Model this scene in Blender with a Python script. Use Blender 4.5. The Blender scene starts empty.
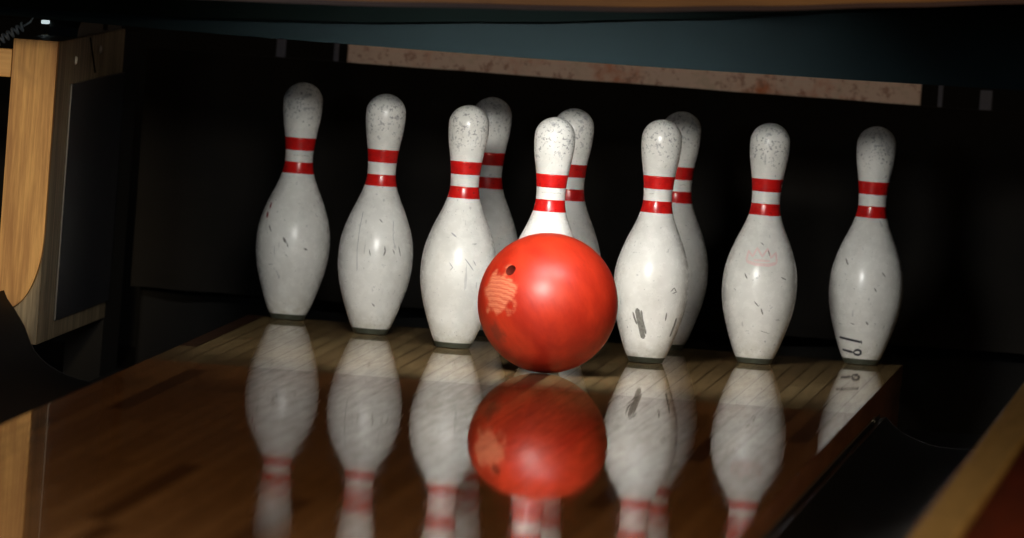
import bpy, bmesh, math, random
from mathutils import Vector, Matrix
random.seed(7)
I = 0.0254
sc = bpy.context.scene
C = sc.collection

# ------------------------------------------------------------------ helpers
def link(name, bm, mat, parent=None, smooth=False, loc=None):
    me = bpy.data.meshes.new(name)
    bmesh.ops.recalc_face_normals(bm, faces=bm.faces[:])
    bm.to_mesh(me); bm.free()
    if smooth:
        for p in me.polygons: p.use_smooth = True
    o = bpy.data.objects.new(name, me); C.objects.link(o)
    if mat: me.materials.append(mat)
    if loc: o.location = loc
    if parent: o.parent = parent
    return o

def thing(name, label, cat, loc=(0, 0, 0), group=None):
    o = bpy.data.objects.new(name, None); C.objects.link(o)
    o.empty_display_size = 0.05
    o.location = loc; o['label'] = label; o['category'] = cat
    if group: o['group'] = group
    return o

def box(bm, x0, x1, y0, y1, z0, z1, bev=0.0):
    """box in inches"""
    b = bmesh.new()
    r = bmesh.ops.create_cube(b, size=1)
    for v in b.verts:
        v.co = Vector(((x0+x1)/2 + v.co.x*(x1-x0), (y0+y1)/2 + v.co.y*(y1-y0), (z0+z1)/2 + v.co.z*(z1-z0))) * I
    if bev:
        bmesh.ops.bevel(b, geom=b.edges[:], offset=bev*I, segments=3, affect='EDGES', profile=0.5)
    me = bpy.data.meshes.new('t'); b.to_mesh(me); b.free()
    bm.from_mesh(me); bpy.data.meshes.remove(me)
    return bm

def lathe(prof, n=64, cap0=False, cap1=False):
    """prof list of (r,z) inches"""
    bm = bmesh.new(); rings = []
    for r, z in prof:
        if r < 1e-6: rings.append([bm.verts.new((0, 0, z*I))])
        else: rings.append([bm.verts.new((r*I*math.cos(2*math.pi*k/n), r*I*math.sin(2*math.pi*k/n), z*I)) for k in range(n)])
    for a, b in zip(rings, rings[1:]):
        for k in range(n):
            k2 = (k+1) % n
            if len(a) == 1: bm.faces.new((a[0], b[k2], b[k]))
            elif len(b) == 1: bm.faces.new((a[k], a[k2], b[0]))
            else: bm.faces.new((a[k], a[k2], b[k2], b[k]))
    if cap0 and len(rings[0]) > 1: bm.faces.new(rings[0])
    if cap1 and len(rings[-1]) > 1: bm.faces.new(rings[-1])
    return bm

def extrude_profile(pts, ys, closed=True):
    """pts (x,z) inches swept along the y stations"""
    bm = bmesh.new()
    rows = [[bm.verts.new((x*I, y*I, z*I)) for x, z in pts] for y in ys]
    n = len(pts)
    for a, b in zip(rows, rows[1:]):
        for k in range(n if closed else n-1):
            k2 = (k+1) % n
            bm.faces.new((a[k], a[k2], b[k2], b[k]))
    if closed:
        bm.faces.new(rows[0]); bm.faces.new(rows[-1])
    return bm

def tube(bm, pts, r, n=8):
    """tube through inch points with inch radius"""
    P = [Vector(p)*I for p in pts]; r *= I
    rings = []
    for i, p in enumerate(P):
        t = (P[min(i+1, len(P)-1)] - P[max(i-1, 0)]).normalized()
        a = t.cross(Vector((0, 0, 1)))
        if a.length < 1e-3: a = t.cross(Vector((1, 0, 0)))
        a.normalize(); b = t.cross(a)
        rings.append([bm.verts.new(p + r*(math.cos(2*math.pi*k/n)*a + math.sin(2*math.pi*k/n)*b)) for k in range(n)])
    for a, b in zip(rings, rings[1:]):
        for k in range(n): bm.faces.new((a[k], a[(k+1) % n], b[(k+1) % n], b[k]))
    bm.faces.new(rings[0]); bm.faces.new(rings[-1])
    return bm

# ------------------------------------------------------------------ material helpers
class NT:
    def __init__(s, name):
        s.m = bpy.data.materials.new(name); s.m.use_nodes = True
        s.t = s.m.node_tree; s.p = s.t.nodes['Principled BSDF']
    def n(s, kind, **kw):
        nd = s.t.nodes.new(kind)
        for k, v in kw.items():
            if isinstance(k, str) and hasattr(nd, k) and k not in nd.inputs: setattr(nd, k, v)
        return nd
    def l(s, a, b): s.t.links.new(a, b)
    def set(s, nd, key, v):
        if hasattr(v, 'is_output'): s.l(v, nd.inputs[key])
        else: nd.inputs[key].default_value = v
    def math(s, op, a, b=0.0, c=None, clamp=False):
        nd = s.t.nodes.new('ShaderNodeMath'); nd.operation = op; nd.use_clamp = clamp
        s.set(nd, 0, a); s.set(nd, 1, b)
        if c is not None: s.set(nd, 2, c)
        return nd.outputs[0]
    def mix(s, f, a, b, kind='MIX'):
        nd = s.t.nodes.new('ShaderNodeMix'); nd.data_type = 'RGBA'; nd.blend_type = kind
        s.set(nd, 0, f)
        for k, v in ((6, a), (7, b)):
            if hasattr(v, 'is_output'): s.l(v, nd.inputs[k])
            else: nd.inputs[k].default_value = (*v, 1)
        return nd.outputs[2]
    def ramp(s, f, x0, x1, invert=False):
        nd = s.t.nodes.new('ShaderNodeMapRange'); nd.interpolation_type = 'SMOOTHSTEP'
        s.set(nd, 0, f); nd.inputs[1].default_value = x0; nd.inputs[2].default_value = x1
        nd.inputs[3].default_value = 1.0 if invert else 0.0; nd.inputs[4].default_value = 0.0 if invert else 1.0
        return nd.outputs[0]
    def coords(s, scale=(1, 1, 1), out='Object', rand=0.0):
        tc = s.t.nodes.new('ShaderNodeTexCoord'); mp = s.t.nodes.new('ShaderNodeMapping')
        s.l(tc.outputs[out], mp.inputs[0]); mp.inputs[3].default_value = scale
        if rand:
            oi = s.t.nodes.new('ShaderNodeObjectInfo')
            cb = s.t.nodes.new('ShaderNodeCombineXYZ')
            m = s.math('MULTIPLY', oi.outputs['Random'], rand)
            for k in range(3): s.l(m, cb.inputs[k])
            s.l(cb.outputs[0], mp.inputs[1])
        return mp.outputs[0]
    def noise(s, vec, scale, detail=2, rough=.5):
        nd = s.t.nodes.new('ShaderNodeTexNoise'); s.l(vec, nd.inputs['Vector'])
        nd.inputs['Scale'].default_value = scale; nd.inputs['Detail'].default_value = detail
        nd.inputs['Roughness'].default_value = rough
        return nd.outputs[0]
    def out(s, color=None, rough=None, spec=None, metal=None, coat=None, coat_rough=None):
        for k, v in (('Base Color', color), ('Roughness', rough), ('Specular IOR Level', spec), ('Metallic', metal), ('Coat Weight', coat), ('Coat Roughness', coat_rough)):
            if v is None: continue
            if hasattr(v, 'is_output'): s.l(v, s.p.inputs[k])
            elif isinstance(v, tuple): s.p.inputs[k].default_value = (*v, 1)
            else: s.p.inputs[k].default_value = v
        return s.m
    def bump(s, h, strength=.3, dist=.001):
        b = s.t.nodes.new('ShaderNodeBump'); b.inputs['Strength'].default_value = strength
        b.inputs['Distance'].default_value = dist
        s.l(h, b.inputs['Height']); s.l(b.outputs[0], s.p.inputs['Normal'])

def sep(nt, vec):
    nd = nt.t.nodes.new('ShaderNodeSeparateXYZ'); nt.l(vec, nd.inputs[0]); return nd.outputs

def plain(name, col, rough=.5, spec=.5, var=.25, scale=30, metal=0.0, stretch=(1, 1, 1)):
    nt = NT(name); v = nt.coords(stretch)
    n = nt.noise(v, scale, 4, .6)
    dark = tuple(c*(1-var) for c in col); lite = tuple(min(1, c*(1+var)) for c in col)
    return nt.out(nt.mix(n, dark, lite), rough, spec, metal)

def wood(name, a, b, axis=2, scale=18, rough=.5, spec=.4, coat=0.0):
    """wood with grain running along axis"""
    nt = NT(name)
    st = [1, 1, 1]; st[axis] = .06
    v = nt.coords(tuple(st))
    n1 = nt.noise(v, scale*3, 5, .65)
    n2 = nt.noise(v, scale*14, 3, .6)
    f = nt.ramp(nt.math('ADD', nt.math('MULTIPLY', n1, .7), nt.math('MULTIPLY', n2, .3)), .35, .68)
    col = nt.mix(f, a, b)
    v2 = nt.coords((1, 1, 1))
    st_ = nt.ramp(nt.noise(v2, 9, 3, .6), .56, .75)
    col = nt.mix(nt.math('MULTIPLY', st_, .45), col, tuple(c*.45 for c in a))
    return nt.out(col, rough, spec, coat=coat)

def lane_material(name, light, mid, dark, dark_amt, rough, seam=.55, haze=.41):
    nt = NT(name)
    v = nt.coords()
    x, y, z = sep(nt, v)
    bw = 1.064*I
    bx = nt.math('DIVIDE', nt.math('ADD', x, 20.75*I), bw)
    bi = nt.math('FLOOR', bx)
    fr = nt.math('FRACT', bx)
    wn = nt.t.nodes.new('ShaderNodeTexWhiteNoise'); wn.noise_dimensions = '1D'; nt.l(bi, wn.inputs['W'])
    # pieces along each board
    yy = nt.math('ADD', nt.math('DIVIDE', y, 1.25), nt.math('MULTIPLY', wn.outputs['Value'], 7.3))
    seg = nt.math('FLOOR', yy)
    cb = nt.t.nodes.new('ShaderNodeCombineXYZ'); nt.l(bi, cb.inputs[0]); nt.l(seg, cb.inputs[1])
    w2 = nt.t.nodes.new('ShaderNodeTexWhiteNoise'); w2.noise_dimensions = '3D'; nt.l(cb.outputs[0], w2.inputs['Vector'])
    tone = w2.outputs['Value']
    col = nt.mix(nt.ramp(tone, .05, .95), mid, light)
    col = nt.mix(nt.ramp(tone, 1-dark_amt, 1-dark_amt+.02), col, dark)
    g = nt.noise(nt.coords((1, .05, 1)), 160, 4, .6)
    col = nt.mix(nt.math('MULTIPLY', nt.ramp(g, .4, .7), .3), col, tuple(c*.5 for c in mid))
    edge = nt.math('MINIMUM', fr, nt.math('SUBTRACT', 1.0, fr))
    sm = nt.math('MULTIPLY', nt.ramp(edge, .02, .07, invert=True), seam)
    col = nt.mix(sm, col, tuple(c*.25 for c in dark))
    # end joints
    fy = nt.math('FRACT', yy)
    ey = nt.math('MULTIPLY', nt.ramp(nt.math('MINIMUM', fy, nt.math('SUBTRACT', 1.0, fy)), .002, .005, invert=True), .5)
    col = nt.mix(ey, col, tuple(c*.3 for c in dark))
    scf = nt.noise(nt.coords((3, .3, 1)), 30, 4, .7)
    r = nt.math('ADD', rough, nt.math('MULTIPLY', nt.ramp(scf, .4, .8), .025))
    nt.out(col, r, .5)
    # dusty haze over the varnish, streaked along the boards
    hz = nt.noise(nt.coords((1, .045, 1)), 95, 4, .65)
    hf = nt.math('ADD', haze, nt.math('MULTIPLY', nt.math('SUBTRACT', hz, .5), .5))
    hf = nt.math('ADD', hf, nt.math('MULTIPLY', sm, .22), clamp=True)
    df = nt.t.nodes.new('ShaderNodeBsdfDiffuse'); nt.l(col, df.inputs[0])
    mx = nt.t.nodes.new('ShaderNodeMixShader'); nt.l(hf, mx.inputs[0]); nt.l(nt.p.outputs[0], mx.inputs[1]); nt.l(df.outputs[0], mx.inputs[2])
    om = [n for n in nt.t.nodes if n.type == 'OUTPUT_MATERIAL'][0]; nt.l(mx.outputs[0], om.inputs[0])
    # faint cupping between the boards, so reflections break at the seams
    nt.bump(nt.math('ADD', nt.math('MULTIPLY', nt.ramp(edge, 0, .12), 1.0), nt.math('MULTIPLY', scf, .4)), .05, .0006)
    return nt.m

def pin_material():
    nt = NT('pin_white_plastic')
    v = nt.coords((1, 1, 1), rand=9.0)
    v0 = nt.coords()
    z = sep(nt, v0)[2]
    base = nt.mix(nt.ramp(nt.noise(v, 14, 3, .6), .35, .7), (.86, .85, .81), (.72, .71, .67))
    # nicks: dark specks, dense on the head
    head = nt.ramp(z, .29, .335)
    sp = nt.noise(v, 210, 3, .65)
    thr = nt.math('SUBTRACT', .70, nt.math('MULTIPLY', head, .105))
    s1 = nt.math('GREATER_THAN', sp, thr)
    sp2 = nt.noise(v, 70, 4, .7)
    s2 = nt.ramp(nt.math('ADD', sp2, nt.math('MULTIPLY', head, .085)), .645, .70)
    col = nt.mix(nt.math('MULTIPLY', s1, .58), base, (.10, .105, .12))
    col = nt.mix(nt.math('MULTIPLY', s2, .42), col, (.16, .17, .19))
    # long scratches
    vs = nt.coords((1, 1, .12), rand=5.0)
    s3 = nt.ramp(nt.noise(vs, 130, 2, .5), .70, .74)
    col = nt.mix(nt.math('MULTIPLY', s3, .35), col, (.25, .25, .26))
    vt = nt.coords((.25, .25, 1.2), rand=3.0)
    s4 = nt.ramp(nt.noise(vt, 160, 3, .6), .70, .73)
    col = nt.mix(nt.math('MULTIPLY', s4, .4), col, (.2, .2, .2))
    # grime round the foot
    foot = nt.math('MULTIPLY', nt.ramp(z, .004, .05, invert=True), nt.ramp(nt.noise(v, 60, 4, .7), .3, .7))
    col = nt.mix(nt.math('MULTIPLY', foot, .55), col, (.42, .39, .29))
    nt.out(col, nt.math('ADD', .19, nt.math('MULTIPLY', sp2, .16)), .5)
    return nt.m

def band_material():
    nt = NT('pin_red_band')
    v = nt.coords(rand=4.0)
    c = nt.mix(nt.ramp(nt.noise(v, 60, 3), .4, .7), (.66, .012, .010), (.50, .010, .010))
    c = nt.mix(nt.math('MULTIPLY', nt.ramp(nt.noise(v, 230, 2), .66, .7), .6), c, (.08, .01, .01))
    return nt.out(c, .25, .5)

def ball_material():
    nt = NT('ball_orange_urethane')
    v = nt.coords((1, 1, 1))
    vr = nt.t.nodes.new('ShaderNodeVectorRotate'); nt.l(v, vr.inputs['Vector']); vr.rotation_type = 'EULER_XYZ'
    vr.inputs['Rotation'].default_value = (.2, .5, .3)
    mp = nt.t.nodes.new('ShaderNodeMapping'); nt.l(vr.outputs[0], mp.inputs[0]); mp.inputs[3].default_value = (1, 1, .3)
    n1 = nt.noise(mp.outputs[0], 22, 5, .65)
    col = nt.mix(nt.ramp(n1, .3, .72), (.33, .013, .004), (.53, .034, .010))
    n2 = nt.noise(mp.outputs[0], 75, 4, .6)
    col = nt.mix(nt.math('MULTIPLY', nt.ramp(n2, .55, .8), .35), col, (.42, .03, .015))
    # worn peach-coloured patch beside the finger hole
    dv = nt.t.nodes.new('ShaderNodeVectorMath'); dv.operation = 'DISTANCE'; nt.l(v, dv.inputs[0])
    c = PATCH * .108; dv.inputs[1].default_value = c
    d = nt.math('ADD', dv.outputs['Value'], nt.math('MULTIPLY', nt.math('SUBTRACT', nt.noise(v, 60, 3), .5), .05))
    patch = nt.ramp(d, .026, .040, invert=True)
    w = nt.t.nodes.new('ShaderNodeTexWave'); w.inputs['Scale'].default_value = 75; w.inputs['Distortion'].default_value = 3
    w.bands_direction = 'DIAGONAL'; nt.l(v, w.inputs['Vector'])
    w2 = nt.t.nodes.new('ShaderNodeTexWave'); w2.inputs['Scale'].default_value = 95; w2.inputs['Distortion'].default_value = 4
    w2.bands_direction = 'Z'; nt.l(v, w2.inputs['Vector'])
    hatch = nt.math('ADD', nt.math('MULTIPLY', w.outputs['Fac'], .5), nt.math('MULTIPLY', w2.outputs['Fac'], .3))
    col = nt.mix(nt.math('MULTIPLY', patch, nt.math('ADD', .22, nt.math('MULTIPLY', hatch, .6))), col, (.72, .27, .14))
    dm = nt.t.nodes.new('ShaderNodeVectorMath'); dm.operation = 'DISTANCE'; nt.l(v, dm.inputs[0]); dm.inputs[1].default_value = SMUDGE*.1065
    sd = nt.math('ADD', dm.outputs['Value'], nt.math('MULTIPLY', nt.math('SUBTRACT', nt.noise(v, 90, 3), .5), .03))
    col = nt.mix(nt.math('MULTIPLY', nt.ramp(sd, .006, .022, invert=True), .75), col, (.16, .02, .012))
    # dark scuffs
    n3 = nt.noise(v, 30, 4, .7)
    col = nt.mix(nt.math('MULTIPLY', nt.ramp(n3, .64, .74), .5), col, (.22, .03, .02))
    nt.out(col, nt.math('ADD', .36, nt.math('MULTIPLY', n2, .12)), .5)
    return nt.m

# ------------------------------------------------------------------ camera (solved from the pin spots)
CAM = Vector((1.38538456, -21.4878850, 1.02877867)); YAW, PIT, ROL = .0667322316, .0411766753, .0735
F = Vector((-math.sin(YAW)*math.cos(PIT), math.cos(YAW)*math.cos(PIT), -math.sin(PIT)))
R0 = Vector((math.cos(YAW), math.sin(YAW), 0)); U0 = R0.cross(F)
Rv = math.cos(ROL)*R0 + math.sin(ROL)*U0; Uv = -math.sin(ROL)*R0 + math.cos(ROL)*U0
cd = bpy.data.cameras.new('camera'); cam = bpy.data.objects.new('camera', cd); C.objects.link(cam)
M = Matrix((Rv, Uv, -F)).transposed().to_4x4(); M.translation = CAM; cam.matrix_world = M
cd.sensor_width = 36; cd.sensor_fit = 'HORIZONTAL'; cd.lens = 14008.4243/1024*36
cd.clip_start = .5; cd.clip_end = 200
cd.dof.use_dof = True; cd.dof.focus_distance = (Vector((0, -.05, .15))-CAM).dot(F); cd.dof.aperture_fstop = 7.5
sc.camera = cam

def dir_on_screen(dx, dy):
    """unit normal of a sphere point seen dx right, dy up of its centre (fractions of the radius)"""
    dz = math.sqrt(max(0, 1-dx*dx-dy*dy))
    return (Rv*dx + Uv*dy - F*dz).normalized()
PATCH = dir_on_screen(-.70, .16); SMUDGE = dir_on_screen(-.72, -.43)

# ------------------------------------------------------------------ materials
M_pin = pin_material(); M_band = band_material(); M_ball = ball_material()
M_ring = plain('pin_base_plastic', (.055, .06, .042), .5, .4, .5, 120)
M_ink = plain('black_ink', (.035, .035, .04), .5, .3, .2)
M_scuff = plain('grey_scuff', (.22, .215, .19), .6, .3, .8, 260)
M_pink = plain('faded_red_print', (.76, .58, .56), .4, .4, .15, 200)
M_crack = plain('hairline_crack', (.36, .36, .37), .5, .3, .2)
M_lane = lane_material('lane_boards', (.34, .140, .043), (.25, .098, .029), (.13, .047, .014), .16, .028)
M_deck = lane_material('pin_deck_maple', (.36, .245, .11), (.25, .16, .07), (.07, .028, .015), .07, .03, .9, .24)
M_side = wood('lane_side_wood', (.17, .058, .022), (.30, .12, .045), 1, 12, .45)
M_black = plain('gutter_black', (.006, .006, .006), .30, .22, .3, 20)
M_dull = plain('gutter_worn_black', (.006, .006, .006), .65, .08, .3, 20)
M_matte = plain('matte_black', (.006, .0055, .005), .8, .2, .3, 20)
M_post = wood('post_pine', (.40, .19, .055), (.84, .50, .17), 2, 14, .55)
M_rail = wood('rail_pine', (.62, .32, .10), (.80, .48, .18), 0, 14, .55)
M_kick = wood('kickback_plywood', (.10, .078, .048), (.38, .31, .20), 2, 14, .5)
M_plate = plain('kickplate_blue_black', (.020, .023, .032), .35, .5, .4, 14, stretch=(1, 1, .3))
M_trim = wood('division_gold_maple', (.36, .225, .075), (.50, .32, .115), 1, 16, .35)
M_red = wood('division_red_stain', (.085, .007, .003), (.15, .014, .005), 1, 12, .25)
M_teal = plain('teal_paint', (.0090, .0190, .0225), .6, .06, .16, 16)
M_fasc = plain('dark_green_paint', (.0035, .0065, .0062), .85, .03, .2, 16)
M_mask = wood('mask_amber_wood', (.30, .125, .016), (.44, .20, .035), 0, 10, .4)
M_maskedge = wood('mask_edge_brown', (.06, .020, .006), (.10, .036, .010), 0, 10, .4)
M_curt = plain('curtain_brown_black', (.010, .0085, .007), .85, .15, .45, 5, stretch=(1, 1, 2.5))
M_upright = plain('upright_grey', (.12, .13, .18), .6, .2)
M_steel = plain('grey_steel', (.75, .76, .78), .35, .5, .3, 40)
M_whitep = plain('white_plastic', (.75, .78, .78), .4, .5, .1)

def speckle():
    nt = NT('worn_pink_board')
    v = nt.coords((1, 1, 1))
    a = nt.ramp(nt.noise(v, 7, 5, .7), .52, .70)
    col = nt.mix(a, (.86, .68, .60), (.66, .22, .10))
    b = nt.ramp(nt.noise(v, 60, 4, .75), .53, .62)
    col = nt.mix(nt.math('MULTIPLY', b, .7), col, (.42, .19, .13))
    e = nt.ramp(nt.noise(v, 24, 4, .75), .56, .66)
    col = nt.mix(nt.math('MULTIPLY', e, .8), col, (.74, .60, .50))
    return nt.out(col, .7, .3)
M_speck = speckle()

# ------------------------------------------------------------------ bowling pins
PROF = [(0, 1.03), (.75, 1.414), (2.25, 1.953), (3.375, 2.255), (4.5, 2.383), (5.875, 2.282), (7.25, 1.852), (8.625, 1.236), (9.375, .983),
        (10, .899), (10.875, .935), (11.75, 1.047), (12.625, 1.203), (13.5, 1.273)]
def prof_r(z): return prof_raw(z)*.975
def prof_raw(z):
    if z >= 13.5:
        c = 13.727; return math.sqrt(max(0, 1.273**2 - max(0, z-c)**2))
    P = PROF
    for i in range(len(P)-1):
        if P[i][0] <= z <= P[i+1][0]:
            def slope(k):
                if k == 0: return (P[1][1]-P[0][1])/(P[1][0]-P[0][0])
                if k == len(P)-1: return 0
                return (P[k+1][1]-P[k-1][1])/(P[k+1][0]-P[k-1][0])
            h = P[i+1][0]-P[i][0]; t = (z-P[i][0])/h
            return ((2*t**3-3*t*t+1)*P[i][1] + (t**3-2*t*t+t)*h*slope(i) + (-2*t**3+3*t*t)*P[i+1][1] + (t**3-t*t)*h*slope(i+1))
    return 0
RING = .34
BANDS = [(9.21, 9.93), (10.67, 11.47)]
def span(z0, z1, n, off=0.0): return [(prof_r(z0+(z1-z0)*k/n)+off, z0+(z1-z0)*k/n) for k in range(n+1)]
body_prof = [(0, RING-.06), (prof_r(RING)-.05, RING-.06)] + span(RING, 13.5, 70)
body_prof += [(1.241*math.cos(a), 13.727+1.203*math.sin(a)) for a in [math.pi/2*k/14 for k in range(1, 14)]] + [(0, 14.93)]
body_me_bm = lathe(body_prof, 72)
pin_root = None
def ribbon(parent, name, strokes, mat, width, off=.012, rot=0.0):
    """flat ink strokes laid on the pin surface; stroke points are (u,z) inches, u to the right of the centre line as seen from the front"""
    if name in ('scuff_mark', 'crack', 'red_mark', 'printed_line') and len(strokes) > 1:
        for st in strokes: q = ribbon(parent, name, [st], mat, width, off, rot)
        return q
    bm = bmesh.new()
    def P(u, z):
        r = prof_r(z)+off; a = u/prof_r(z) + math.radians(3.8) + rot
        return Vector((r*math.sin(a), -r*math.cos(a), z))*I
    for st in strokes:
        w = width if not isinstance(st, tuple) else st[1]
        pts = st if not isinstance(st, tuple) else st[0]
        dense = []
        for a, b in zip(pts, pts[1:]):
            k = max(1, int(math.hypot(b[0]-a[0], b[1]-a[1])/.12))
            dense += [(a[0]+(b[0]-a[0])*j/k, a[1]+(b[1]-a[1])*j/k) for j in range(k)]
        dense.append(pts[-1])
        prev = None
        for i, p in enumerate(dense):
            q0 = dense[max(0, i-1)]; q1 = dense[min(len(dense)-1, i+1)]
            tx, tz = q1[0]-q0[0], q1[1]-q0[1]; L = math.hypot(tx, tz) or 1
            nx, nz = -tz/L*w/2, tx/L*w/2
            taper = .35 if i in (0, len(dense)-1) else 1
            cur = (bm.verts.new(P(p[0]+nx*taper, p[1]+nz*taper)), bm.verts.new(P(p[0]-nx*taper, p[1]-nz*taper)))
            if prev: bm.faces.new((prev[0], prev[1], cur[1], cur[0]))
            prev = cur
    return link(name, bm, mat, parent, smooth=True)

def make_pin():
    t = thing('bowling_pin', '', 'bowling pin', (0, 0, 0), 'white red-banded bowling pins')
    link('body', body_me_bm, M_pin, t, True)
    ring = [(0, 0), (.98, 0), (1.05, .03)] + [(prof_r(.06+.28*k/5)+.012, .06+.28*k/5) for k in range(6)] + [(prof_r(RING)-.06, RING+.002)]
    link('base_ring', lathe(ring, 64), M_ring, t, True)
    for z0, z1 in BANDS:
        pr = [(prof_r(z0)-.02, z0-.004)] + span(z0, z1, 8, .012) + [(prof_r(z1)-.02, z1+.004)]
        link('neck_band', lathe(pr, 72), M_band, t, True)
    return t

PINS = {  # number: x, y, rotation
    7: (-18.08, 32.3), 4: (-11.98, 21.4), 2: (-6.05, 11.2), 8: (-6.05, 31.2), 1: (0, 0), 5: (-.2, 20.8), 3: (5.83, 11.4), 9: (5.9, 31.2), 6: (11.99, 21.3), 10: (18.19, 31.0)}
LABEL = {
    7: 'leftmost white bowling pin, with a dark red mark on its left shoulder',
    4: 'white bowling pin with a fine vertical crack, second from the left, standing alone',
    2: 'bright white bowling pin just left of the orange ball, in front of a dimmer pin',
    8: 'dim white bowling pin half hidden behind the pin just left of the orange ball',
    1: 'white head pin whose lower half is hidden behind the orange ball',
    5: 'dim white bowling pin half hidden behind the head pin, above the orange ball',
    3: 'bright white bowling pin right of the orange ball with a dark scuff low down',
    9: 'shadowed white bowling pin half hidden behind the pin just right of the orange ball',
    6: 'white bowling pin with faint pink print, second from the right, standing alone',
    10: 'white bowling pin, rightmost of all, with sideways handwritten numerals near its foot'}
proto = make_pin()
pins = {}
kids = list(proto.children)
for k, (num, (x, y)) in enumerate(PINS.items()):
    if k == 0: o = proto
    else:
        o = proto.copy(); C.objects.link(o)
        for ch in kids:
            c = ch.copy(); C.objects.link(c); c.parent = o
    o.location = ((x+.02)*I, y*I, 0.0006); o['label'] = LABEL[num]
    o.rotation_euler = (0, 0, 0)
    pins[num] = o

# handwriting and wear on single pins
ribbon(pins[10], 'handwritten_number', [[(-1.75, 1.62), (-1.2, 1.57), (-.6, 1.50), (-.05, 1.42)], [(-.05, 1.42), (-.12, 1.54)], [(-.05, 1.42), (-.10, 1.32)],
        [(-1.45, .86), (-.95, .80), (-.55, .74)], [(-.55, .74), (-.42, .88), (-.25, .93), (-.08, .85), (-.06, .70), (-.20, .60), (-.40, .62), (-.55, .74)]], M_ink, .15)
o = ribbon(pins[3], 'dark_scuff', [([(-.80, 3.35), (-.66, 2.8), (-.50, 2.3), (-.36, 1.85), (-.24, 1.5)], .30), ([(-1.05, 3.1), (-.92, 2.75), (-.72, 2.35)], .12), ([(-.52, 3.25), (-.42, 2.7), (-.22, 2.1), (-.12, 1.8)], .14)], M_scuff, .14, off=.006)
o['label'] = 'dark grey hatched scuff'
ribbon(pins[3], 'scuff_mark', [([(1.95, 2.9), (1.8, 2.35), (1.55, 1.7)], .16), ([(1.1, 3.2), (1.05, 2.7)], .10), ([(1.25, 4.5), (1.5, 4.75), (1.7, 4.5), (1.4, 4.4)], .07)], M_scuff, .14)
ribbon(pins[4], 'crack', [([(-1.0, 7.6), (-1.15, 6.4), (-1.2, 5.2), (-1.1, 3.9)], .035), ([(1.0, 7.2), (1.05, 6.2), (1.25, 5.4)], .03)], M_crack, .04)
ribbon(pins[4], 'scuff_mark', [([(.55, 5.55), (.6, 5.25), (.52, 4.95)], .09), ([(1.1, 5.4), (1.25, 5.1)], .07), ([(.2, 1.75), (-.0, 1.95)], .08)], M_scuff, .1)
ribbon(pins[7], 'scuff_mark', [([(-.6, 5.2), (-.4, 4.85)], .16), ([(-.35, 4.9), (-.25, 4.6)], .08), ([(-1.7, 5.9), (-1.5, 5.5)], .1), ([(.75, 4.6), (1.0, 4.5)], .12), ([(-.4, 4.15), (-.25, 4.0)], .08)], M_scuff, .1)
ribbon(pins[7], 'red_mark', [([(-2.02, 6.7), (-2.0, 6.3)], .22), ([(-1.78, 7.3), (-1.85, 6.9)], .16)], plain('old_red_paint', (.25, .03, .03), .5), .1)
ribbon(pins[2], 'scuff_mark', [([(-.6, 7.1), (-.25, 6.85)], .09), ([(.35, 5.6), (.7, 5.2), (.95, 4.9)], .05), ([(-.6, 5.3), (-.35, 5.0), (-.5, 4.8)], .045), ([(.9, 5.5), (1.1, 5.2)], .05)], M_crack, .1)
ribbon(pins[6], 'scuff_mark', [([(-.15, 7.55), (.05, 7.4)], .07), ([(.35, 7.1), (.45, 6.75)], .07), ([(-1.05, 5.6), (-.85, 5.25)], .08), ([(1.3, 5.5), (1.75, 5.35)], .07), ([(-.3, 3.9), (0, 3.6)], .07), ([(.15, 3.5), (.3, 3.1)], .09), ([(-1.75, 4.6), (-1.6, 4.5)], .1), ([(.2, 2.1), (.8, 1.95)], .03)], M_scuff, .1)
ribbon(pins[10], 'scuff_mark', [([(.45, 4.9), (.62, 4.65)], .09), ([(.1, 2.75), (.25, 2.55)], .12), ([(-.9, 2.6), (-.6, 2.5)], .06), ([(-1.6, 6.6), (-1.35, 6.2)], .12), ([(.9, 5.9), (1.15, 5.6)], .07)], M_scuff, .1)
ribbon(pins[4], 'scuff_mark', [([(-.4, 5.3), (-.3, 4.9)], .06), ([(1.5, 5.6), (1.7, 5.0)], .06), ([(.1, 7.2), (.3, 7.0)], .07)], M_scuff, .1)
# small printed line in the white gap between the two bands
for num, segs in ((1, [-.6, -.42, -.22, -.05, .15, .38, .55]), (7, [-.35, -.15, .1, .3, .5]), (3, [-.55, -.4]), (9, [.1, .3, .5])):
    ribbon(pins[num], 'printed_line', [[(u, 10.36), (u+.13, 10.36+.02*((i % 2)*2-1))] for i, u in enumerate(segs)], M_ink, .05)
# faint pink crown print on the belly of pin 6
cr = [(-1.0, 6.35), (-.9, 7.0), (-.6, 6.65), (-.35, 7.2), (0, 6.7), (.3, 7.2), (.55, 6.65), (.85, 7.0), (.95, 6.35)]
ribbon(pins[6], 'crown_print', [(cr, .12), ([(-1.0, 6.35), (-.4, 6.2), (.4, 6.2), (.95, 6.35)], .2), ([(-.55, 6.45), (.5, 6.45)], .14)], M_pink, .1)

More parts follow.
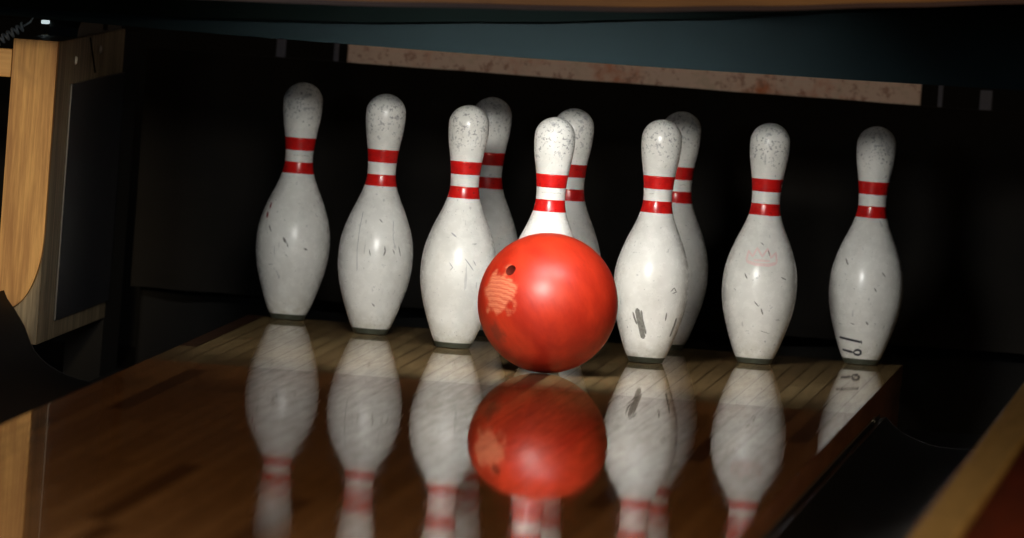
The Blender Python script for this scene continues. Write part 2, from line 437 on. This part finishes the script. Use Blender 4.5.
# ------------------------------------------------------------------ ball
BR = 4.19*I
bc = Vector((1.09*I, -12.0*I, BR + .0004))
t = thing('bowling_ball', 'scuffed orange-red bowling ball rolling into the head pin', 'bowling ball', (bc.x, bc.y, bc.z-BR))
bm = bmesh.new(); bmesh.ops.create_uvsphere(bm, u_segments=128, v_segments=72, radius=BR)
ball = link('ball_shell', bm, M_ball, t, True); ball.location = (0, 0, BR)
def holecut(d, r, depth):
    b = bmesh.new(); bmesh.ops.create_cone(b, cap_ends=True, segments=40, radius1=r, radius2=r, depth=depth)
    q = d.to_track_quat('Z', 'Y').to_matrix().to_4x4()
    q.translation = d*BR
    bmesh.ops.transform(b, matrix=q, verts=b.verts[:])
    me = bpy.data.meshes.new('c'); b.to_mesh(me); b.free(); return me
holes = [(dir_on_screen(-.53, .47), .34*I)]
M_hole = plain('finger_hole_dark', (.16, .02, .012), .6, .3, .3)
# punch the holes with an exact boolean evaluated here and now
for d, r in holes:
    co = bpy.data.objects.new('cutter', holecut(d, r, 1.6*I)); C.objects.link(co)
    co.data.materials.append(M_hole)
    co.location = ball.location; co.parent = t
    md = ball.modifiers.new('b', 'BOOLEAN'); md.operation = 'DIFFERENCE'; md.object = co; md.solver = 'EXACT'
    md.material_mode = 'TRANSFER'
    bpy.context.view_layer.update()
    dg = bpy.context.evaluated_depsgraph_get()
    me = bpy.data.meshes.new_from_object(ball.evaluated_get(dg))
    ball.modifiers.clear(); ball.data = me
    bpy.data.objects.remove(co)
    for p in ball.data.polygons: p.use_smooth = True
try:
    ball.data.set_sharp_from_angle(angle=math.radians(35))
except Exception as e: print('sharp', e)

# ------------------------------------------------------------------ lane
SAG = .00115   # the lane falls away by a few millimetres towards the bowler
def lane_slab(y0, y1, n, z_bot=-1.32, xw=20.75):
    bm = bmesh.new(); rows = []
    for k in range(n+1):
        y = y0+(y1-y0)*k/n
        q = max(0, -y*I-1.8); e = min(q, 2.0)
        s = -(SAG/3*e**3 + SAG*e*e*(q-e)*.4)
        rows.append([bm.verts.new((x*I, y*I, z*I+s)) for x, z in ((-xw, z_bot), (-xw, 0), (xw, 0), (xw, z_bot))])
    for a, b in zip(rows, rows[1:]):
        for k in range(3): bm.faces.new((a[k], a[k+1], b[k+1], b[k]))
    bm.faces.new(rows[0]); bm.faces.new(rows[-1])
    return bm
def lane_part(name, y0, y1, n, mat, parent):
    o = link(name, lane_slab(y0, y1, n), mat, parent)
    o.data.materials.append(M_side)
    for p in o.data.polygons:
        if abs(p.normal.z) > .7: p.use_smooth = True
        else: p.material_index = 1
    try: o.data.set_sharp_from_angle(angle=math.radians(30))
    except Exception: pass
    return o
t = thing('bowling_lane', 'glossy brown board bowling lane under the ball and pins', 'bowling lane', (0, 0, 0))
lane_part('lane_surface', -400, -31.5, 60, M_lane, t)
lane_part('pin_deck', -31.5, 34.2, 20, M_deck, t)['label'] = 'paler maple pin deck'
bm = bmesh.new(); box(bm, -20.7, 20.7, -400, 34.0, -4.5, -1.32); link('lane_foundation', bm, M_side, t)

# ------------------------------------------------------------------ gutters
def gutter_profile(sx):
    th = .22
    pts = [(21.1, -1.2), (21.15, -1.45)]
    cx, ry, rx = 25.75, 2.95, 4.75
    for k in range(1, 17):
        a = math.pi*(.10 + .80*k/16)
        pts.append((cx-rx*math.cos(a), -ry*math.sin(a)))
    pts += [(30.75, .15), (30.85, .95), (30.9, 1.5), (30.92, 1.95)] if sx > 0 else [(30.75, .15), (31.3, .95), (31.9, 1.7), (32.15, 2.2)]
    low = [(x, z-th) for x, z in reversed(pts)]
    low[0] = (31.05, 1.95) if sx > 0 else (32.3, 2.15)
    return [(sx*x, z) for x, z in pts+low]
for sx, lab in ((1, 'glossy black channel gutter along the right edge of the lane'), (-1, 'black channel gutter along the left edge of the lane')):
    t = thing('gutter', lab, 'gutter', (0, 0, 0))
    o = link('channel', extrude_profile(gutter_profile(sx), [-400, -300, -150, -60, -6]), M_black if sx > 0 else M_dull, t, True)
    try: o.data.set_sharp_from_angle(angle=math.radians(35))
    except Exception: pass
    prof = gutter_profile(sx)[:22]
    bm = bmesh.new(); tube(bm, [(x, -6.0, z) for x, z in prof], .03, 8)
    link('end_lip', bm, plain('gutter_lip_grey', (.02, .02, .022), .6, .15, .2), t, True)
    if sx > 0:
        bm = bmesh.new(); box(bm, 20.80, 21.05, -400, -6, -1.62, -1.36, .05)
        link('inner_flange', bm, plain('flange_grey', (.16, .13, .10), .5, .3, .3), t)
        bm = bmesh.new(); bmesh.ops.create_icosphere(bm, subdivisions=2, radius=.12*I); 
        o = link('screw_head', bm, M_steel, t, True); o.location = (21.05*I, -13*I, -1.33*I)

# flat pit gutters beside the deck
for sx, lab in ((1, 'flat dark pit gutter right of the pin deck'), (-1, 'flat dark pit gutter left of the pin deck')):
    bm = bmesh.new(); box(bm, min(sx*20.8, sx*30), max(sx*20.8, sx*30), -5.9, 47.8, -5.2, -4.7, .05)
    t = link('pit_gutter', bm, M_matte); t['label'] = lab; t['category'] = 'gutter'

# ------------------------------------------------------------------ divisions between lanes
t = thing('lane_division', 'raised lane divider on the right with a gold maple edge and dark red top', 'lane divider', (0, 0, 0))
bm = bmesh.new(); box(bm, 30.8, 32.9, -400, -6.5, 2.3, 3.3, .12); link('edge_board', bm, M_trim, t)['label'] = 'gold maple edge board'
bm = bmesh.new(); box(bm, 32.94, 40.5, -400, -6.5, 2.3, 3.0, .2); link('red_cap', bm, M_red, t)['label'] = 'dark red varnished cap'
bm = bmesh.new(); box(bm, 31.2, 40.3, -400, -6.5, -5.3, 2.28); link('divider_core', bm, M_matte, t)
t = thing('lane_division', 'black lane divider at the left edge, in front of the wooden kickback post', 'lane divider', (0, 0, 0))
bm = bmesh.new(); box(bm, -40.5, -32.45, -400, -7.2, 1.75, 2.45, .15); link('cap', bm, M_black, t)
bm = bmesh.new(); box(bm, -40.3, -32.8, -400, -7.2, -5.3, 1.7); link('divider_core', bm, M_matte, t)

# ------------------------------------------------------------------ left kickback
t = thing('kickback', 'tall wooden kickback partition with a pale pine front, left of the pins', 'partition', (-31.4*I, -6*I, 0))
def rel(bm, t):
    bmesh.ops.translate(bm, verts=bm.verts[:], vec=-t.location); return bm
# front post with rounded lower inner corner
pts = []
z0, z1, x0, x1 = 1.15, 17.4, -32.62, -29.95
pts += [(x0, z1), (x0, z0)]
for k in range(13):
    a = -math.pi/2 + math.pi/2*k/12
    pts.append((x1-2.0+2.0*math.cos(a), z0+4.6+4.6*math.sin(a)))
pts += [(x1, z1)]
bm = bmesh.new()
fr = [bm.verts.new((x*I, -6.0*I, z*I)) for x, z in pts]; bk = [bm.verts.new((x*I, -4.9*I, z*I)) for x, z in pts]
bm.faces.new(fr); bm.faces.new(bk)
for k in range(len(pts)):
    k2 = (k+1) % len(pts); bm.faces.new((fr[k], fr[k2], bk[k2], bk[k]))
bmesh.ops.recalc_face_normals(bm, faces=bm.faces[:])
bmesh.ops.bevel(bm, geom=[e for e in bm.edges if abs(e.verts[0].co.y-e.verts[1].co.y) < 1e-6 and e.verts[0].co.y < -5.5*I], offset=.08*I, segments=2, affect='EDGES')
link('front_post', rel(bm, t), M_post, t)['label'] = 'pale golden pine front post'
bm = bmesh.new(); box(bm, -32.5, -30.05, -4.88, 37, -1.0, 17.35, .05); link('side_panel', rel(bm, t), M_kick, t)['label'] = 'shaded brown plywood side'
bm = bmesh.new(); box(bm, -30.04, -29.90, 4.4, 37.3, .1, 14.6, .04); link('kick_plate', rel(bm, t), M_plate, t)['label'] = 'blue-black kick plate'
bm = bmesh.new(); box(bm, -32.45, -30.1, 37.02, 47.9, -5.3, 16.9); link('foot_block', rel(bm, t), M_matte, t)  # matte black paints in the darkness beyond the side panel
for y, z in ((6.5, 16.0), (21.5, 16.35)):
    bm = bmesh.new(); bmesh.ops.create_cone(bm, cap_ends=True, segments=16, radius1=.28*I, radius2=.2*I, depth=.12*I)
    bmesh.ops.rotate(bm, verts=bm.verts[:], cent=(0, 0, 0), matrix=Matrix.Rotation(math.pi/2, 3, 'Y'))
    bmesh.ops.translate(bm, verts=bm.verts[:], vec=Vector((-30.0, y, z))*I)
    link('screw_head', rel(bm, t), M_steel, t, True)
bm = bmesh.new(); tube(bm, [(-30.03, 14.5, 17.2), (-30.03, 19, 15.0)], .07, 6); link('groove', rel(bm, t), M_matte, t)

bm = bmesh.new(); box(bm, -46, -32.66, -6.0, -5.0, 15.05, 16.75, .06)
t = link('wooden_rail', bm, M_rail); t['label'] = 'short pale wooden rail end left of the kickback post'; t['category'] = 'rail'

# bracket on the kickback
t = thing('machine_bracket', 'dark grey metal bracket on top of the kickback partition', 'bracket', (-30.9*I, 14*I, 17.36*I))
bm = bmesh.new()
pr = [(8, 17.37), (36, 17.37), (36, 18.3), (30, 18.7), (11, 18.6), (8.6, 17.9)]
a = [bm.verts.new((-32.0*I, y*I, z*I)) for y, z in pr]; b = [bm.verts.new((-30.2*I, y*I, z*I)) for y, z in pr]
bm.faces.new(a); bm.faces.new(b)
for k in range(6): bm.faces.new((a[k], a[(k+1) % 6], b[(k+1) % 6], b[k]))
link('bracket_plate', rel(bm, t), plain('grey_green_metal', (.035, .042, .042), .45, .5, .3), t)
bm = bmesh.new(); box(bm, -30.19, -30.0, 24, 25, 17.5, 18.4, .03); link('bolt_strip', rel(bm, t), M_matte, t)
# coil spring
t = thing('coil_spring', 'dark steel coil spring slanting above the wooden rail at top left', 'spring', (-34.5*I, 10*I, 17.4*I))
bm = bmesh.new(); A = Vector((-36.8, 10, 15.6)); B = Vector((-33.75, 10, 17.75)); ax = (B-A).normalized()
u = ax.cross(Vector((0, 1, 0))).normalized(); w = Vector((0, 1, 0))
pp = []
for k in range(16*11+1):
    f = k/(16*11); a = 2*math.pi*k/16
    pp.append(A+(B-A)*f + .24*(math.cos(a)*u+math.sin(a)*w))
tube(bm, pp, .075, 6); link('coil', rel(bm, t), M_steel, t, True)
bm = bmesh.new(); tube(bm, [B, B+ax*.5, B+ax*.7+Vector((0, .3, .3)), B+ax*.7+Vector((0, 29.9, .3)), B+ax*.7+Vector((0, 30.1, .3))], .07, 6); link('hook', rel(bm, t), M_steel, t, True)
bm = bmesh.new(); tube(bm, [(A-ax*.8)-Vector((0, 0, 5.29+(A-ax*.8).z)), A-ax*.8, A], .07, 6); link('hook', rel(bm, t), M_steel, t, True)
# deck plate that carries the spring and the tag, above the partition top
bm = bmesh.new(); box(bm, -46, -30.6, 40, 47, 17.4, 22, .1)
t = link('machine_housing', bm, M_matte); t['label'] = 'black machine housing above the left partition, behind the spring'; t['category'] = 'machine housing'
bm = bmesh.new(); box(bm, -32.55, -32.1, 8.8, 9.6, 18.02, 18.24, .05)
t = thing('white_tag', 'tiny white tag with an added glow above the pine post at top left', 'tag', (-32.6*I, 9.2*I, 17.38*I))
nl = NT('tag_glow'); nl.p.inputs['Emission Color'].default_value = (.75, .9, .92, 1); nl.p.inputs['Emission Strength'].default_value = .75  # added glow stands in for light on the shadowed tag
link('lens', rel(bm, t), nl.m, t)  # face of the tag
bm = bmesh.new(); tube(bm, [(-32.33, 9.4, 17.38), (-32.33, 9.3, 18.05)], .05, 6); link('stem', rel(bm, t), M_matte, t)

# ------------------------------------------------------------------ sweep board, fascia and mask above the pins
def bowed(name, knots, y0, y1, ztop, mat, parent, n=60, dz=0, zth=None):
    """board across the lane whose lower edge follows the knots (x,z)"""
    bm = bmesh.new(); rows = []
    def zz(x):
        if x <= knots[0][0]: return knots[0][1]
        for a, b in zip(knots, knots[1:]):
            if x <= b[0]:
                t_ = (x-a[0])/(b[0]-a[0]); t_ = t_*t_*(3-2*t_)*.35+t_*.65
                return a[1]+(b[1]-a[1])*t_
        return knots[-1][1]
    for k in range(n+1):
        x = -52+104*k/n; z = zz(x)+dz; zt = ztop if zth is None else z+zth
        rows.append([bm.verts.new((x*I, y*I, z_*I)) for y, z_ in ((y0, z), (y1, z), (y1, zt), (y0, zt))])
    for a, b in zip(rows, rows[1:]):
        for k in range(4): bm.faces.new((a[k], a[(k+1) % 4], b[(k+1) % 4], b[k]))
    bm.faces.new(rows[0]); bm.faces.new(rows[-1])
    return link(name, rel(bm, parent), mat, parent)
def side_posts(t, y0, y1, zt, xx=50):
    for sx in (-1, 1):
        bm = bmesh.new(); box(bm, sx*xx-1, sx*xx+1, y0, y1, -5.3, zt, .05); link('side_post', rel(bm, t), M_matte, t)
t = thing('sweep_board', 'teal-grey painted board spanning the lane above the pins', 'sweep board', (0, -10*I, 18.7*I))
bowed('board', [(-48.2, 19.12), (-33.07, 18.87), (-25.2, 18.77), (-18.6, 18.70), (-12.56, 18.68), (-2.2, 18.66), (5.5, 18.69), (16.85, 18.8), (28.45, 18.95), (44.9, 19.2)], -10.6, -9.6, 25.5, M_teal, t)
bm = bmesh.new(); box(bm, -49, 49, -9.55, -8.3, 19.3, 20, .1); link('rear_lip', rel(bm, t), M_matte, t)
side_posts(t, -8.1, -6.5, 24)
t = thing('fascia', 'dark green bowed trim across the upper part of the teal board', 'fascia', (0, -12.4*I, 20*I))
bowed('fascia_board', [(-48, 19.6), (-32.9, 19.39), (-22.7, 19.56), (-12.5, 20.02), (-2.25, 20.79), (8.3, 21.76), (18.4, 22.99), (28.1, 24.0), (38.5, 25.15)], -12.4, -10.75, 27, M_fasc, t)
side_posts(t, -14.5, -12.45, 27)
t = thing('mask_unit', 'amber wooden masking panel along the very top of the view', 'masking panel', (0, -60*I, 24*I))
kn = [(-42.2, 21.50), (-28, 21.56), (-21.2, 21.72), (-14.4, 21.95), (-8.75, 22.14), (.94, 22.64), (7.0, 22.95), (14.9, 23.6), (22.7, 24.38), (29.6, 25.09), (39.5, 26.14)]
bowed('edge_trim', kn, -60.6, -58.6, 0, M_maskedge, t, zth=.26)
bowed('mask_panel', kn, -60, -59, 40, M_mask, t, dz=.27)

side_posts(t, -58.9, -56.5, 30)
# fluorescent pin light hung behind the fascia
t = thing('pin_light', 'slim tube lamp behind the dark fascia, above the head pin', 'lamp', (0, -29*I, 24.2*I))
bm = bmesh.new(); tube(bm, [(-9, -27.5, 24.0), (9, -27.5, 24.0)], .35, 16)
nt = NT('lamp_tube'); nt.p.inputs['Emission Color'].default_value = (.95, .97, 1, 1); nt.p.inputs['Emission Strength'].default_value = 26.0
link('lamp_tube', rel(bm, t), nt.m, t, True)
bm = bmesh.new(); box(bm, -10, 10, -33.15, -26.0, 24.6, 26.2, .1); box(bm, -10, 10, -26.0, -25.5, 22.9, 26.2, .05); box(bm, -9, -8, -58.98, -33.2, 25.8, 26.2, .05); box(bm, 8, 9, -58.98, -33.2, 25.8, 26.2, .05); link('lamp_housing', rel(bm, t), plain('lamp_housing_grey', (.2, .2, .2), .5), t)  # unseen; rear plate added to keep tube light off the teal board

# ------------------------------------------------------------------ rear of the pit
bm = bmesh.new()
n = 60
rows = []
for k in range(n+1):
    x = -29.8+ 75*k/n; y = 50+.5*math.sin(x*.55)+.25*math.sin(x*1.3+1)
    rows.append([bm.verts.new((x*I, (y+d)*I, z*I)) for d, z in ((0, .55), (0, 15.92), (1.2, 15.92), (1.2, .55))])
for a, b in zip(rows, rows[1:]):
    for k in range(4): bm.faces.new((a[k], a[(k+1) % 4], b[(k+1) % 4], b[k]))
bm.faces.new(rows[0]); bm.faces.new(rows[-1])
t = link('pit_curtain', bm, M_curt, smooth=True); t['label'] = 'brown-black curtain hanging across the pit behind the pins'; t['category'] = 'curtain'
try: t.data.set_sharp_from_angle(angle=math.radians(40))
except Exception: pass

bm = bmesh.new(); box(bm, -29.5, 46, 53.5, 55.5, -5.3, 9, .3)  # black box added so the gap below the curtain stays dark
t = link('pit_backing', bm, M_matte); t['label'] = 'black pit cushion added as the dark strip below the curtain'; t['category'] = 'backing'
bm = bmesh.new(); box(bm, -17.7, 19.6, 60, 61, -5.3, 19.6, .05)
t = link('rear_board', bm, M_speck); t['label'] = 'worn pink and rust mottled board behind the top of the curtain'; t['category'] = 'board'
for x, w, top, lab in ((-21.9, .6, 24, 'wider grey steel upright left of the mottled board'), (-18.3, .3, 24, 'thin grey steel upright just left of the mottled board'), (20.95, .3, 24, 'grey steel upright just right of the mottled board'), (23.9, .8, 17.0, 'stubby grey steel block at far right under the teal board')):
    bm = bmesh.new(); box(bm, x-w/2, x+w/2, 58, 58.6, -5.3, top, .05)
    o = link('steel_upright', bm, M_upright, None); o['label'] = lab; o['category'] = 'upright'

# ------------------------------------------------------------------ the room
def struct(name, x0, x1, y0, y1, z0, z1, mat):
    bm = bmesh.new(); box(bm, x0, x1, y0, y1, z0, z1); o = link(name, bm, mat); o['kind'] = 'structure'; return o
struct('floor', -120, 120, -900, 100, -9, -5.3, M_matte)
struct('wall_back', -120, 120, 90, 96, -5.3, 150, M_matte)
struct('wall_left', -124, -120, -900, 96, -9, 150, M_matte)
struct('wall_right', 120, 124, -900, 96, -9, 150, M_matte)
struct('ceiling', -124, 124, -900, 96, 150, 154, M_matte)

# ------------------------------------------------------------------ light
def area(name, loc, target, sx, sy, power, col, spread=180):
    ld = bpy.data.lights.new(name, 'AREA'); ld.shape = 'RECTANGLE'; ld.size = sx; ld.size_y = sy
    ld.energy = power; ld.color = col; ld.spread = math.radians(spread)
    o = bpy.data.objects.new(name, ld); C.objects.link(o); o.location = loc
    d = Vector(target)-Vector(loc); o.rotation_euler = d.to_track_quat('-Z', 'Y').to_euler()
    return o
area('cool_front_light', (-1.1, -6.2, .80), (0, .2, .18), .4, .3, 16, (.72, .87, 1.0))  # low front light, set to shine in under the mask edge
area('warm_side_light', (-2.5, -1.42, .72), (0, .1, .12), .16, .12, 2.6, (1.0, .74, .42))
area('pin_deck_lamp', (-.12, -1.45, .625), (0, .1, .14), .32, .05, 2.15, (1.0, .97, .90), 50)
area('house_light', (2.8, -6.5, 2.2), (.4, -2.6, 0), 1.0, 1.0, 75, (1.0, .74, .45))
area('tube_glow', (4*I, -27.5*I, 23.4*I), (3*I, -6*I, 2*I), .45, .03, 1.0, (.97, .98, 1.0), 100)
ld = bpy.data.lights.new('warm_spot', 'SPOT'); ld.energy = 800; ld.color = (1, .80, .52); ld.spot_size = math.radians(4.6); ld.spot_blend = .7; ld.shadow_soft_size = .08  # unseen spot added to brighten the pine post alone
sp = bpy.data.objects.new('warm_spot', ld); C.objects.link(sp); sp.location = (-.2, -7, .95)
sp.rotation_euler = (Vector((-.84, -.15, .22))-sp.location).to_track_quat('-Z', 'Y').to_euler()
area('rear_board_fill', (0, 1.30, .86), (0, 1.53, .42), 1.1, .05, .45, (1, .93, .86))  # unseen fill added to brighten the mottled rear board
w = bpy.data.worlds.new('world'); sc.world = w; w.use_nodes = True
w.node_tree.nodes['Background'].inputs[0].default_value = (.8, .7, .6, 1); w.node_tree.nodes['Background'].inputs[1].default_value = .03

sc.view_settings.view_transform = 'Standard'; sc.view_settings.look = 'None'
sc.view_settings.exposure = 0; sc.view_settings.gamma = 1; sc.view_settings.use_curve_mapping = False
